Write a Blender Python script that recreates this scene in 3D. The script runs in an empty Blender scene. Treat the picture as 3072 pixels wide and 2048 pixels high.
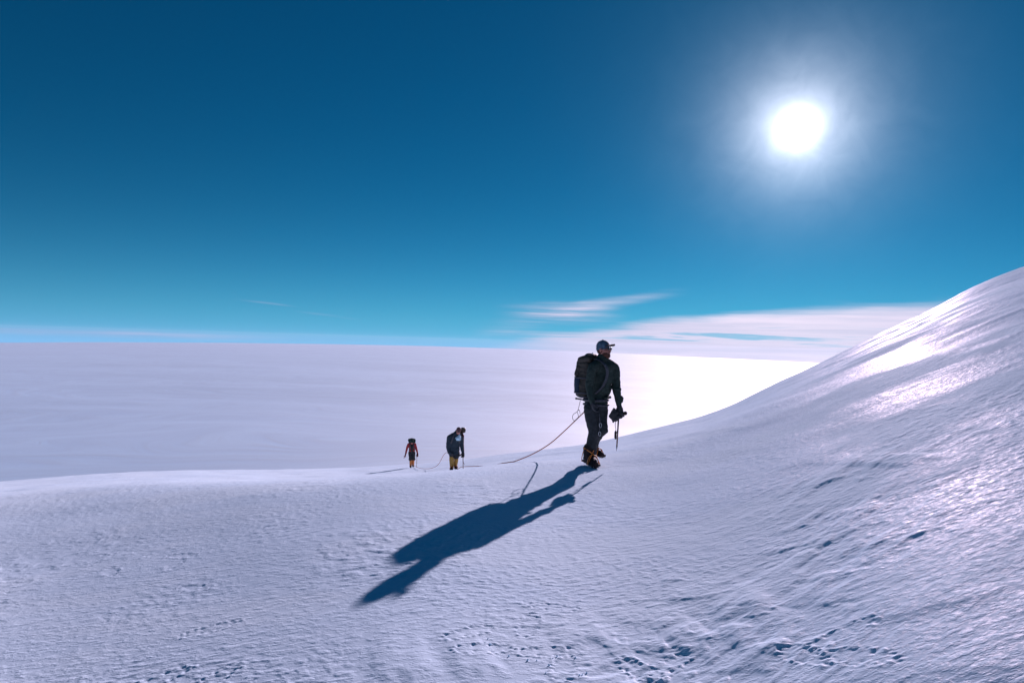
import bpy, bmesh, math, random
import numpy as np
from mathutils import Vector, Matrix, Euler
R = math.radians
random.seed(4)
sc = bpy.context.scene
COL = sc.collection

# ------------------------------------------------------------------ camera
H = 1.58                       # eye height over the near snow
F = 2048.0                     # focal length in photo pixels (3072 wide) = 24 mm
cam_d = bpy.data.cameras.new('camera'); cam = bpy.data.objects.new('camera', cam_d); COL.objects.link(cam)
cam_d.sensor_width = 36; cam_d.lens = 24; cam_d.clip_start = 0.05; cam_d.clip_end = 60000
ROLL = R(1.7)
CAMROT = Matrix.Rotation(R(90), 3, 'X') @ Matrix.Rotation(ROLL, 3, 'Z')
cam.matrix_world = Matrix.Translation((0, 0, H)) @ CAMROT.to_4x4()
sc.camera = cam
def ray(px, py):               # photo pixel -> world direction
    return (CAMROT @ Vector(((px-1536)/F, -(py-1024)/F, -1))).normalized()
def azt(px, py):               # photo pixel -> azimuth (deg, + right), tan(elevation)
    d = ray(px, py); return math.degrees(math.atan2(d.x, d.y)), d.z/math.hypot(d.x, d.y)

# ------------------------------------------------------------------ exposure
sc.view_settings.view_transform = 'Standard'; sc.view_settings.look = 'None'
sc.view_settings.exposure = 0.65; sc.view_settings.gamma = 1; sc.view_settings.use_curve_mapping = False

# ------------------------------------------------------------------ sun
SUN = ray(2392, 384)
SUN_EL = math.asin(SUN.z); SUN_AZ = math.atan2(SUN.x, SUN.y)
sun_d = bpy.data.lights.new('sun', 'SUN'); sun = bpy.data.objects.new('sun', sun_d); COL.objects.link(sun)
sun_d.energy = 5.0; sun_d.angle = R(0.53); sun_d.color = (1.0, 0.79, .93)
sun.rotation_euler = (-SUN).to_track_quat('-Z', 'Y').to_euler()

# ------------------------------------------------------------------ node helpers
class G:
    def __init__(s, nt): s.nt = nt
    def n(s, t, **k):
        nd = s.nt.nodes.new(t)
        for a, b in k.items(): setattr(nd, a, b)
        return nd
    def link(s, v, sock):
        if v is None: return
        if isinstance(v, bpy.types.NodeSocket): s.nt.links.new(v, sock)
        else: sock.default_value = v
    def m(s, op, a, b=None, c=None, clamp=False):
        nd = s.n('ShaderNodeMath', operation=op, use_clamp=clamp)
        s.link(a, nd.inputs[0]); s.link(b, nd.inputs[1]); s.link(c, nd.inputs[2]); return nd.outputs[0]
    def sm(s, v, lo, hi, a=0.0, b=1.0):
        nd = s.n('ShaderNodeMapRange', interpolation_type='SMOOTHSTEP')
        for x, i in ((v, 0), (lo, 1), (hi, 2), (a, 3), (b, 4)): s.link(x, nd.inputs[i])
        return nd.outputs[0]
    def mix(s, f, a, b, bt='MIX'):
        nd = s.n('ShaderNodeMix', data_type='RGBA', blend_type=bt)
        s.link(f, nd.inputs[0]); s.link(a, nd.inputs[6]); s.link(b, nd.inputs[7]); return nd.outputs[2]
    def xyz(s, x, y, z):
        nd = s.n('ShaderNodeCombineXYZ'); s.link(x, nd.inputs[0]); s.link(y, nd.inputs[1]); s.link(z, nd.inputs[2]); return nd.outputs[0]
    def noise(s, vec, scale, detail=4.0, rough=0.5, dist=0.0):
        nd = s.n('ShaderNodeTexNoise'); s.link(vec, nd.inputs['Vector']); nd.inputs['Scale'].default_value = scale
        nd.inputs['Detail'].default_value = detail; nd.inputs['Roughness'].default_value = rough; nd.inputs['Distortion'].default_value = dist
        return nd.outputs['Fac']
    def curve(s, v, pts):      # piecewise smooth curve over 0..1
        nd = s.n('ShaderNodeFloatCurve'); c = nd.mapping.curves[0]
        c.points[0].location = pts[0]; c.points[1].location = pts[-1]
        for p in pts[1:-1]: c.points.new(*p)
        nd.mapping.update(); s.link(v, nd.inputs['Value']); return nd.outputs[0]

# ------------------------------------------------------------------ sky
world = bpy.data.worlds.new('World'); sc.world = world; world.use_nodes = True
nt = world.node_tree; nt.nodes.clear(); g = G(nt)
out = g.n('ShaderNodeOutputWorld'); bg = g.n('ShaderNodeBackground'); nt.links.new(bg.outputs[0], out.inputs[0])
SKY_STRENGTH = 0.055
bg.inputs[1].default_value = SKY_STRENGTH
sky = g.n('ShaderNodeTexSky', sky_type='NISHITA', sun_disc=False)
sky.sun_elevation = SUN_EL; sky.sun_rotation = SUN_AZ
sky.altitude = 3500; sky.air_density = 1.0; sky.dust_density = 0.25; sky.ozone_density = 2.0
tc = g.n('ShaderNodeTexCoord'); vec = tc.outputs['Generated']
sep = g.n('ShaderNodeSeparateXYZ'); nt.links.new(vec, sep.inputs[0]); X, Y, Z = sep.outputs
el = g.m('MULTIPLY', g.m('ARCSINE', Z), 57.2958)
az = g.m('MULTIPLY', g.m('ARCTAN2', X, Y), 57.2958)
# film-like deep blue: the red of the clear sky is almost absent
tint = g.mix(1.0, sky.outputs[0], (0.015, 0.385, 0.54, 1), 'MULTIPLY')
# pale air just over the cloud sea
hz = g.m('EXPONENT', g.m('MULTIPLY', g.m('MAXIMUM', g.m('ADD', el, 1.0), 0.0), -0.30))
sky1 = g.mix(g.m('MULTIPLY', hz, 0.85), tint, (2.2, 6.3, 11.4, 1))
# high thin cloud
n1 = g.noise(g.xyz(g.m('MULTIPLY', az, 0.06), g.m('MULTIPLY', el, 0.5), 3.1), 1.0, 5, 0.55, 0.3)
n2 = g.noise(g.xyz(g.m('MULTIPLY', az, 0.05), g.m('MULTIPLY', el, 1.6), 7.7), 1.0, 5, 0.6, 0.4)
n1c = g.m('SUBTRACT', n1, 0.5); n2c = g.m('SUBTRACT', n2, 0.5)
az01 = g.m('DIVIDE', g.m('ADD', az, 60.0), 120.0, clamp=True)
def A(d): return (d+60)/120.0
edge = g.m('MULTIPLY', g.curve(az01, [(0, 0), (A(-2), .0), (A(2), .08), (A(8), .15), (A(14), .24), (A(20), .32), (A(26), .37), (A(32), .39), (1, .36)]), 10.0)
edge = g.m('ADD', g.m('ADD', edge, g.m('MULTIPLY', n1c, 2.0)), g.m('MULTIPLY', n2c, 1.4))
bank = g.sm(g.m('SUBTRACT', edge, el), -0.3, 0.9)
bank = g.m('MULTIPLY', bank, g.sm(az, -5.0, 6.0))
holes = g.sm(n2c, 0.03, 0.13); lowband = g.m('MULTIPLY', g.sm(el, 2.2, 1.4), g.sm(el, -0.6, 0.4))
bank = g.m('MULTIPLY', bank, g.m('SUBTRACT', 1.0, g.m('MULTIPLY', g.m('MULTIPLY', holes, lowband), 0.75)))
# one wisp drawn out of the bank up to the right, fainter ones low on the left
def wisp(a0, e0, a1, e1, w, amt):
    sl = (e1-e0)/(a1-a0)
    line = g.m('ADD', g.m('MULTIPLY', g.m('SUBTRACT', az, a0), sl), e0)
    d = g.m('ABSOLUTE', g.m('ADD', g.m('SUBTRACT', el, line), g.m('MULTIPLY', n1c, w*2.2)))
    k = g.m('MULTIPLY', g.sm(d, w, 0.0), g.sm(az, a0-1, a0+(a1-a0)*.35))
    return g.m('MULTIPLY', g.m('MULTIPLY', k, g.sm(az, a1+1, a0+(a1-a0)*.6)), g.m('MULTIPLY', g.sm(n2, 0.25, 0.7), amt))
ws = g.m('ADD', wisp(1, 1.9, 14, 4.6, .75, .45), wisp(-1, 2.6, 9, 2.3, 1.3, .6))
ws = g.m('ADD', ws, wisp(-3, .9, 8, 3.0, 1.2, .55)); ws = g.m('ADD', ws, wisp(-21.5, 2.6, -18, 2.3, .12, .3)); ws = g.m('ADD', ws, wisp(-17.5, 1.9, -13, 1.5, .15, .3))
ws = g.m('ADD', ws, wisp(-48, -.32, -17, -.25, .3, .8))
cl = g.m('MINIMUM', g.m('ADD', bank, ws), 1.0)
dotn = g.n('ShaderNodeVectorMath', operation='DOT_PRODUCT'); nt.links.new(vec, dotn.inputs[0]); dotn.inputs[1].default_value = tuple(SUN)
ang = g.m('MULTIPLY', g.m('ARCCOSINE', g.m('MINIMUM', dotn.outputs['Value'], 0.999999)), 57.2958)
near = g.m('EXPONENT', g.m('MULTIPLY', ang, -0.045))      # cloud is brighter towards the sun
ccol = g.mix(near, (4.4, 5.2, 8.4, 1), (18, 14, 14.8, 1))
ccol = g.mix(g.sm(n2, .35, .7), g.mix(1.0, ccol, (.72, .80, .86, 1), 'MULTIPLY'), ccol)
sky2 = g.mix(g.m('MULTIPLY', cl, .93), sky1, ccol)
# the sun with its aureole in the thin air
def glow(k, sig, c, pw):
    e = g.m('MULTIPLY', g.m('EXPONENT', g.m('MULTIPLY', g.m('POWER', g.m('DIVIDE', ang, sig), pw), -1.0)), k)
    return e, c
acc = sky2
for k, sig, c, pw in ((240.0, .60, (1, 1, 1), 1.5), (24, 2.1, (.92, .90, 1.0), 1.0), (1.3, 10.0, (.3, .7, 1.0), 1.5)):
    e, c = glow(k, sig, c, pw)
    if sig > 1: e = g.m('MULTIPLY', e, g.m('ADD', .72, g.m('MULTIPLY', g.noise(vec, 22, 4, .6, .8), .56)))
    acc = g.mix(1.0, acc, g.xyz(g.m('MULTIPLY', e, c[0]), g.m('MULTIPLY', e, c[1]), g.m('MULTIPLY', e, c[2])), 'ADD')
nt.links.new(acc, bg.inputs[0])

# ------------------------------------------------------------------ materials
def mat(name, build):
    m = bpy.data.materials.new(name); m.use_nodes = True; t = m.node_tree; t.nodes.clear(); q = G(t)
    o = q.n('ShaderNodeOutputMaterial'); s = build(q); t.links.new(s, o.inputs[0]); return m
def cloth(name, col, rough=0.75, spec=0.3, var=0.35, scale=30, bump=0.3):
    def b(q):
        p = q.n('ShaderNodeBsdfPrincipled'); co = q.n('ShaderNodeTexCoord').outputs['Object']
        nz = q.noise(co, scale, 5, .6); f = q.sm(nz, .3, .7)
        q.link(q.mix(f, tuple(c*(1-var) for c in col)+(1,), tuple(min(1, c*(1+var)) for c in col)+(1,)), p.inputs['Base Color'])
        q.link(q.m('ADD', rough-.1, q.m('MULTIPLY', nz, .2)), p.inputs['Roughness']); p.inputs['Specular IOR Level'].default_value = spec
        bm_ = q.n('ShaderNodeBump'); bm_.inputs['Strength'].default_value = bump; bm_.inputs['Distance'].default_value = .004
        q.link(q.noise(co, scale*4, 3), bm_.inputs['Height']); q.link(bm_.outputs[0], p.inputs['Normal'])
        return p.outputs[0]
    return mat(name, b)
def metal(name, col, rough=.35):
    def b(q):
        p = q.n('ShaderNodeBsdfPrincipled'); p.inputs['Base Color'].default_value = col+(1,); p.inputs['Metallic'].default_value = 1
        q.link(q.m('ADD', rough-.1, q.m('MULTIPLY', q.noise(q.n('ShaderNodeTexCoord').outputs['Object'], 60), .2)), p.inputs['Roughness'])
        return p.outputs[0]
    return mat(name, b)
WIND = R(68)                   # direction of the wind-cut ridges (from +Y to +X)
def snow(q):
    co = q.n('ShaderNodeTexCoord').outputs['Object']
    mp = q.n('ShaderNodeMapping'); q.link(co, mp.inputs[0]); mp.inputs['Rotation'].default_value = (0, 0, -(R(90)-WIND)); mp.inputs['Scale'].default_value = (.6, 1.15, 1)
    w = mp.outputs[0]
    patch = q.noise(w, .55, 6, .6, .5); fine = q.noise(co, 90, 4, .6); mid = q.noise(w, 22, 5, .62)
    crust = q.sm(patch, .44, .60)
    dif = q.n('ShaderNodeBsdfDiffuse'); dif.inputs['Roughness'].default_value = 0.17
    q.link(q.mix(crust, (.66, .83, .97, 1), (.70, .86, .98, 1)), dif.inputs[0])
    gl = q.n('ShaderNodeBsdfAnisotropic'); gl.inputs[0].default_value = (.95, .88, .90, 1)
    q.link(q.m('ADD', .40, q.m('MULTIPLY', crust, .16)), gl.inputs['Roughness'])
    bp = q.n('ShaderNodeBump'); bp.inputs['Strength'].default_value = .6; bp.inputs['Distance'].default_value = .005
    q.link(q.m('ADD', q.m('MULTIPLY', q.sm(mid, .42, .66), .7), q.m('MULTIPLY', fine, .35)), bp.inputs['Height'])
    q.link(bp.outputs[0], dif.inputs['Normal']); q.link(bp.outputs[0], gl.inputs['Normal'])
    lw = q.n('ShaderNodeLayerWeight'); lw.inputs[0].default_value = .35
    fac = q.m('MULTIPLY', q.m('ADD', .003, q.m('MULTIPLY', lw.outputs['Fresnel'], .026)), q.m('SUBTRACT', 1.25, q.m('MULTIPLY', crust, .95)))
    grain = q.sm(q.noise(w, 38, 3, .65), .42, .64)
    fac = q.m('MULTIPLY', fac, q.m('ADD', .35, q.m('MULTIPLY', grain, 1.5)))
    mx = q.n('ShaderNodeMixShader'); q.link(fac, mx.inputs[0]); q.link(dif.outputs[0], mx.inputs[1]); q.link(gl.outputs[0], mx.inputs[2])
    return mx.outputs[0]
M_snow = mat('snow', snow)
def cloudm(q):
    co = q.n('ShaderNodeTexCoord').outputs['Object']
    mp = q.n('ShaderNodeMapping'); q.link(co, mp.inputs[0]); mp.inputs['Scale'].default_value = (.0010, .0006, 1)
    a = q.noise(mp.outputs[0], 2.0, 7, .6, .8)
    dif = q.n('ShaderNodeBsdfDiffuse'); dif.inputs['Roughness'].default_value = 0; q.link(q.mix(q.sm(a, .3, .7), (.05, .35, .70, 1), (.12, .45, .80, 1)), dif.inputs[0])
    gl = q.n('ShaderNodeBsdfAnisotropic'); gl.inputs[0].default_value = (.95, .92, .83, 1); gl.inputs['Roughness'].default_value = .77
    bp = q.n('ShaderNodeBump'); bp.inputs['Strength'].default_value = .15; bp.inputs['Distance'].default_value = 30
    q.link(a, bp.inputs['Height']); q.link(bp.outputs[0], dif.inputs['Normal'])
    mx = q.n('ShaderNodeMixShader'); mx.inputs[0].default_value = .42; q.link(dif.outputs[0], mx.inputs[1]); q.link(gl.outputs[0], mx.inputs[2])
    return mx.outputs[0]
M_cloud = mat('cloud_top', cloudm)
M_jacket = cloth('green_black_shell', (.028, .042, .034)); M_trous = cloth('black_trousers', (.022, .026, .030))
M_pack = cloth('brown_black_nylon', (.045, .034, .024), .6, .4); M_pack2 = cloth('blue_black_nylon', (.015, .03, .06), .6, .4)
M_cap = cloth('grey_blue_cotton', (.075, .12, .17), .85); M_brim = cloth('dark_brim', (.05, .035, .04), .8)
M_skin = cloth('sunburnt_skin', (.42, .17, .13), .55, .4, .15, 12); M_beard = cloth('brown_beard', (.12, .05, .035), .9, .2, .4, 120, .8)
M_lens = cloth('dark_lens', (.01, .012, .015), .12, .6, .1); M_boot = cloth('black_boot', (.03, .022, .022), .8, .15)
M_orange = cloth('orange_strap', (.75, .22, .03), .5, .5, .2); M_glove = cloth('black_glove', (.03, .03, .035), .7)
M_strap = cloth('dark_webbing', (.05, .05, .06), .6, .4); M_steel = metal('steel', (.45, .46, .48)); M_alu = metal('dark_alloy', (.16, .10, .09), .4)
M_rope = cloth('red_brown_rope', (.34, .13, .10), .8, .2, .4, 200); M_yel = cloth('yellow_gaiter', (.38, .22, .04), .6, .4, .25, 20)
M_org2 = cloth('orange_gaiter', (.60, .20, .05), .6, .4, .3, 20); M_red = cloth('red_jacket', (.34, .03, .035), .7, .3, .3, 15)
M_navy = cloth('dark_blue_jacket', (.02, .035, .05), .7); M_maroon = cloth('maroon_sleeve', (.13, .02, .03), .7)
M_beanie = cloth('maroon_cap', (.09, .045, .05), .85); M_pouch = cloth('pale_blue_cloth', (.42, .62, .72), .5, .5, .2, 12)
M_olive = cloth('dark_green_nylon', (.022, .045, .038), .95, .05)

# ------------------------------------------------------------------ object helpers
def props(o, label=None, cat=None, group=None, kind=None):
    for k, v in (('label', label), ('category', cat), ('group', group), ('kind', kind)):
        if v: o[k] = v
    return o
def obj(name, me, m, parent=None, smooth=True):
    me.name = name; o = bpy.data.objects.new(name, me); COL.objects.link(o)
    me.materials.clear(); me.materials.append(m)
    if smooth: me.polygons.foreach_set('use_smooth', [True]*len(me.polygons))
    if parent: o.parent = parent
    return o
def grid_mesh(P, close_u=False):      # P: (rows, cols, 3)
    r, c = P.shape[:2]; me = bpy.data.meshes.new('m')
    i = np.arange(r*c).reshape(r, c)
    if close_u: i = np.concatenate([i, i[:, :1]], 1)
    q = np.stack([i[:-1, :-1], i[:-1, 1:], i[1:, 1:], i[1:, :-1]], -1).reshape(-1, 4)
    me.vertices.add(r*c); me.vertices.foreach_set('co', P.reshape(-1).astype(np.float32))
    me.loops.add(q.size); me.loops.foreach_set('vertex_index', q.reshape(-1).astype(np.int32))
    me.polygons.add(len(q)); me.polygons.foreach_set('loop_start', np.arange(0, q.size, 4, dtype=np.int32))
    me.update(calc_edges=True); me.validate(); return me

# ------------------------------------------------------------------ noise
def _h(ix, iy, s):
    h = (ix.astype(np.int64)*374761393 + iy.astype(np.int64)*668265263 + s*1274126177) & 0xffffffff
    h = ((h ^ (h >> 13))*1274126177) & 0xffffffff
    return ((h ^ (h >> 16)) & 0xffff)/65536.0*2*np.pi
def pn(x, y, s=0):
    ix = np.floor(x); iy = np.floor(y); fx = x-ix; fy = y-iy
    u = fx*fx*fx*(fx*(fx*6-15)+10); v = fy*fy*fy*(fy*(fy*6-15)+10)
    def c(dx, dy):
        a = _h(ix+dx, iy+dy, s); return np.cos(a)*(fx-dx)+np.sin(a)*(fy-dy)
    return 1.45*((c(0, 0)*(1-u)+c(1, 0)*u)*(1-v)+(c(0, 1)*(1-u)+c(1, 1)*u)*v)
def fbm(x, y, s=0, o=4, g_=.5):
    t = 0; a = 1
    for k in range(o): t = t+a*pn(x*2**k+k*7.3, y*2**k-k*3.1, s+k); a *= g_
    return t
def sst(v, a, b):
    t = np.clip((v-a)/(b-a), 0, 1); return t*t*(3-2*t)

# ------------------------------------------------------------------ snow slope
sky_px = [(-900, 1500), (-400, 1470), (0, 1445), (250, 1425), (500, 1412), (800, 1410), (1050, 1404), (1250, 1392), (1400, 1378), (1600, 1352), (1750, 1335), (1900, 1302), (2100, 1252), (2200, 1214), (2330, 1150), (2460, 1090), (2640, 1000), (2800, 925), (2900, 870), (3000, 825), (3072, 800), (3400, 690), (4200, 560)]
_s = np.array([azt(*p) for p in sky_px])
AZT = np.concatenate([[-180, -110, -75], _s[:, 0], [85, 120, 180]])
TT = np.concatenate([[-.10, -.22, -.24], _s[:, 1], [.17, .08, -.10]])
_ga = np.linspace(-180, 180, 3601); _gt = np.interp(_ga, AZT, TT)
_k = np.hanning(25); _k /= _k.sum(); _gt = np.convolve(np.pad(_gt, 12, mode='edge'), _k, 'valid')
_gr = np.interp(_ga, [-180, -120, -60, -36, -26, -16, -8, 8, 12, 20, 28, 37, 50, 80, 120, 180], [0, -.08, -.10, -.078, -.054, -.026, -.011, -.011, -.002, .035, .10, .17, .22, .20, .1, 0])
_k = np.hanning(161); _k /= _k.sum(); _gr = np.convolve(np.pad(_gr, 80, mode='edge'), _k, 'valid')
_gs = np.convolve(np.pad(np.interp(_ga, [-180, -60, -10, 0, 10, 25, 60, 180], [80, 40, 54, 44, 46, 60, 90, 80]), 80, mode='edge'), _k, 'valid')
def base(r, a):                # metres, degrees -> z
    T = np.interp(a, _ga, _gt)
    rise = np.interp(a, _ga, _gr)
    S1 = rise*np.clip(r/3.0, 0, 1)**.5
    rs = np.interp(a, _ga, _gs)
    A_ = -H/np.maximum(r, .05)+S1
    B_ = T-np.where(r > rs, ((r-rs)/110.0)**2, np.minimum(((r-rs)/180.0)**2, .014))
    w = .010
    return H + r*(-w*np.logaddexp(-A_/w, -B_/w))
def relief(x, y):
    r = np.hypot(x, y); cw, sw = math.sin(WIND), math.cos(WIND)
    wx = x+.25*pn(x*.7, y*.7, 50); wy = y+.25*pn(x*.7, y*.7, 51)
    u = wx*cw+wy*sw; v = -wx*sw+wy*cw
    z = .02*fbm(x*.3, y*.3, 1, 3)*np.clip(r/8, 0, 2)
    m = sst(pn(x*.45, y*.45, 9), -.45, .35)
    w2 = .22*pn(x*.9, y*.9, 28); un = u*(1+.0*w2)+w2; vn = v+.8*w2
    z = z + .0016*m*(1-np.abs(fbm(un*2.0, vn*6.0, 12, 3)))**2                 # short sharp ridges
    n = fbm(un*6.5, vn*8.5, 20, 2); z = z + .0042*sst(pn(x*.6+9, y*.6, 26), -.1, .5)*sst(n, .12, .42)               # small crescents of crust
    n = fbm(un*12, vn*15, 23, 2); z = z + .0026*sst(n, .10, .40)*(.15+.85*sst(pn(x*.8, y*.8, 24), -.3, .3))
    z = z + .0012*fbm(un*4, vn*7, 25, 3)
    hill = sst(x-.30*y, -1.0, 4.0)
    z = z + .008*hill*(.2+sst(pn(x*.2, y*.2, 35), -.3, .4))*fbm(u*.35, v*1.2, 30, 3)*np.clip(r/8, .4, 3.0)           # long drifts on the flank
    z = z + .010*sst(r, 9, 25)*(1-np.abs(fbm(u*.25, v*2.0, 33, 3)))*np.clip(r/20, 0, 3)
    return z
def ground0(px, py):
    d = ray(px, py); h = math.hypot(d.x, d.y); a = math.degrees(math.atan2(d.x, d.y)); t = d.z/h
    rr = np.geomspace(1.5, 120, 6000); zz = base(rr, np.full_like(rr, a))-H
    k = np.argmax(zz/rr > t)
    return rr[k]*d.x/h, rr[k]*d.y/h
# eroded crust along a band, from the right slope down to the bottom edge
band_px = [(2500, 1440), (2560, 1530), (2690, 1500), (2470, 1640), (2640, 1600), (2360, 1740), (2500, 1700), (2180, 1850), (2370, 1860), (2060, 1960), (2260, 1930), (1900, 2035)]
band = np.array([ground0(*p) for p in band_px])
drift_px = [((2140, 1850), (2300, 1822), .045, .10), ((2180, 1925), (2400, 1850), .05, .16), ((2030, 1945), (2150, 1905), .04, .10), ((1690, 1925), (1840, 1890), .03, .10),
            ((1120, 2025), (1300, 2000), .04, .13), ((1360, 2010), (1500, 1995), .04, .13), ((1780, 1860), (2060, 1856), .015, .07), ((1990, 1740), (2050, 1738), .02, .06),
            ((2230, 2020), (2380, 1900), .03, .10), ((1990, 1800), (2160, 1790), .02, .06), ((2280, 1990), (2420, 1880), .02, .05),
            ((2010, 1310), (2330, 1265), .06, .5), ((2330, 1400), (2500, 1370), .03, .3), ((2520, 1650), (2760, 1590), .03, .12), ((2600, 1860), (2990, 1780), .03, .10), ((2700, 1400), (2790, 1360), .05, .3)]
drift = [(ground0(*a), ground0(*b), h, w) for a, b, h, w in drift_px]
print_px = [(293, 1677), (334, 1712), (489, 1653), (527, 1691), (545, 1665), (582, 1760), (630, 1884), (1408, 1896), (1449, 1947), (1587, 1875), (1640, 1955),
            (1690, 2000), (1918, 2008), (2010, 1993), (2570, 1970), (2410, 1965), (2524, 1901), (1700, 1388), (1640, 1392), (1590, 1400), (1720, 1400), (1500, 1397), (1530, 1395), (1565, 1393), (1615, 1391), (1745, 1396), (1460, 1398), (479, 2034), (650, 2030), (1662, 1822)]
rng = np.random.RandomState(3)
prints = [ground0(*p)+(rng.uniform(0, 3.1),) for p in print_px]
def marks(x, y):
    z = np.zeros_like(x)
    near = (np.hypot(x, y) < 40)
    xx, yy = x[near], y[near]; zz = np.zeros_like(xx)
    d2 = np.full(xx.shape, 1e9)
    for bx, by in band: d2 = np.minimum(d2, ((xx-bx)**2+(yy-by)**2)/(.065*math.hypot(bx, by))**2)
    mk = np.exp(-d2*.55)
    cw, sw = math.sin(WIND-.15), math.cos(WIND-.15); u = xx*cw+yy*sw; v = -xx*sw+yy*cw
    f = fbm(u*1.6+.4*pn(xx*3, yy*3, 71), v*3.4, 70, 4)
    zz += mk*(.008*sst(f, -.14, .26)+.004*sst(f, .22, .46)+.0012*fbm(u*3, v*14, 72, 3)-.009)
    for (x0, y0), (x1, y1), h, w in drift:                                        # drifted ridges, steep on the side away from the sun
        w = w*1.35; L = math.hypot(x1-x0, y1-y0); tx, ty = (x1-x0)/L, (y1-y0)/L
        s = (xx-x0)*tx+(yy-y0)*ty; t = -(xx-x0)*ty+(yy-y0)*tx+.35*w*pn(s*4/ max(L, .3), xx*2, 80)
        e = np.clip(s/L, 0, 1); ends = sst(s/L, -.15, .25)*(1-sst(s/L, .75, 1.15))
        zz += .26*h*ends*np.where(t < 0, np.exp(-(t/(w*.45))**2), np.exp(-(t/(w*2.2))**2))
    for k, (px_, py_, an) in enumerate(prints):                                    # cramponed boot prints
        dx, dy = xx-px_, yy-py_; c, s = math.cos(an), math.sin(an); a_ = dx*c+dy*s; b_ = -dx*s+dy*c
        small = (xx-px_)**2+(yy-py_)**2 < .09
        q = np.sqrt((a_[small]/.15)**2+(b_[small]/.06)**2); aa, bb = a_[small], b_[small]
        e = -.002*(1-sst(q, .7, 1.1))+.004*np.exp(-((q-1.1)/.25)**2)*(.3+1.2*pn(aa*40, bb*40, 90+k))
        for hx, hy in ((-.13, .03), (-.13, -.03), (-.05, .035), (-.05, -.035), (.04, .045), (.04, -.045), (.12, .03), (.12, -.03)):
            e = e-.0035*np.exp(-((aa-hx)**2+(bb-hy)**2)/.013**2)+.0025*np.exp(-((aa-hx+.02)**2+(bb-hy)**2)/.012**2)
        zz[small] += e
    z[near] = zz
    return z
def ground_z(x, y, detail=True):
    x = np.atleast_1d(np.asarray(x, float)); y = np.atleast_1d(np.asarray(y, float))
    z = base(np.hypot(x, y), np.degrees(np.arctan2(x, y)))
    if detail: z = z+relief(x, y)+marks(x, y)
    return z
fine_a = np.arange(-44, 44.01, .105); ca = np.concatenate([np.arange(-180, -44, 2.0), fine_a, np.arange(46, 180, 2.0)])
rr = np.concatenate([[.05, .4, .9, 1.5, 2.0, 2.4, 2.7], 1/np.linspace(1/2.9, 1/11.0, 520), np.geomspace(11.1, 130, 320), np.geomspace(133, 900, 50)])
AA, RR = np.meshgrid(ca, rr); XX = RR*np.sin(np.radians(AA)); YY = RR*np.cos(np.radians(AA))
ZZ = ground_z(XX.ravel(), YY.ravel()).reshape(XX.shape)
ZZ = np.maximum(ZZ, -900)
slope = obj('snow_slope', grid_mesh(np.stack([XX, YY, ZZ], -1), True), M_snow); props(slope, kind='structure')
if slope.data.polygons[40000].normal.z < 0: slope.data.flip_normals()

# ------------------------------------------------------------------ cloud sea
SEA = 240.0
hor = np.array([azt(*p) for p in [(-900, 1036), (0, 1027), (300, 1026), (700, 1028), (1000, 1032), (1300, 1038), (1536, 1046), (1800, 1057), (2100, 1071), (2477, 1089), (2900, 1110), (4000, 1160)]])
sa = np.concatenate([np.arange(-180, -50, 2.0), np.arange(-50, 50.1, .25), np.arange(52, 180, 2.0)])
dip = -np.interp(sa, np.concatenate([[-180], hor[:, 0], [180]]), np.concatenate([[-.019], hor[:, 1], [-.019]]))
t = np.linspace(0, 1, 400); P = np.zeros((400, len(sa), 3))
for j, (a, dp) in enumerate(zip(sa, dip)):
    Rm = (SEA+H)/dp; rj = 200.0*(Rm/200.0)**t
    P[:, j, 0] = rj*math.sin(R(a)); P[:, j, 1] = rj*math.cos(R(a))
xs, ys = P[..., 0].ravel(), P[..., 1].ravel(); rs_ = np.hypot(xs, ys)
amp = np.clip(rs_/2500, .15, 1)*np.clip((16000-rs_)/9000, 0.05, 1)
P[..., 2] = (-SEA + amp*(8*fbm(xs*.0005, ys*.0009, 200, 4, .45)-5)).reshape(P.shape[:2])
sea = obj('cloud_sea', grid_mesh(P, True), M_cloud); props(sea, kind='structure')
if sea.data.polygons[20000].normal.z < 0: sea.data.flip_normals()

# ------------------------------------------------------------------ body-building helpers
def sph(bm, c, r):
    r = (r, r, r) if not hasattr(r, '__len__') else r
    bmesh.ops.create_uvsphere(bm, u_segments=14, v_segments=10, radius=1, matrix=Matrix.Translation(c) @ Matrix.Diagonal((*r, 1)))
def limb(bm, pts):             # pts: [(x,y,z,r), ...] tapered chain
    for i, p in enumerate(pts):
        sph(bm, p[:3], p[3])
        if i:
            a, b = Vector(pts[i-1][:3]), Vector(p[:3]); d = b-a
            if d.length < 1e-5: continue
            mt = Matrix.Translation((a+b)/2) @ d.to_track_quat('Z', 'Y').to_matrix().to_4x4()
            bmesh.ops.create_cone(bm, cap_ends=True, segments=14, radius1=pts[i-1][3], radius2=p[3], depth=d.length, matrix=mt)
def rbox(bm, c, s, rot=(0, 0, 0), bev=.25):
    b2 = bmesh.new(); bmesh.ops.create_cube(b2, size=1)
    bmesh.ops.scale(b2, vec=s, verts=b2.verts); bmesh.ops.bevel(b2, geom=list(b2.edges), offset=min(s)*bev, segments=3, profile=.5, affect='EDGES')
    bmesh.ops.transform(b2, matrix=Matrix.Translation(c) @ Euler(rot).to_matrix().to_4x4(), verts=b2.verts)
    me = bpy.data.meshes.new('t'); b2.to_mesh(me); bm.from_mesh(me); bpy.data.meshes.remove(me); b2.free()
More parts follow.
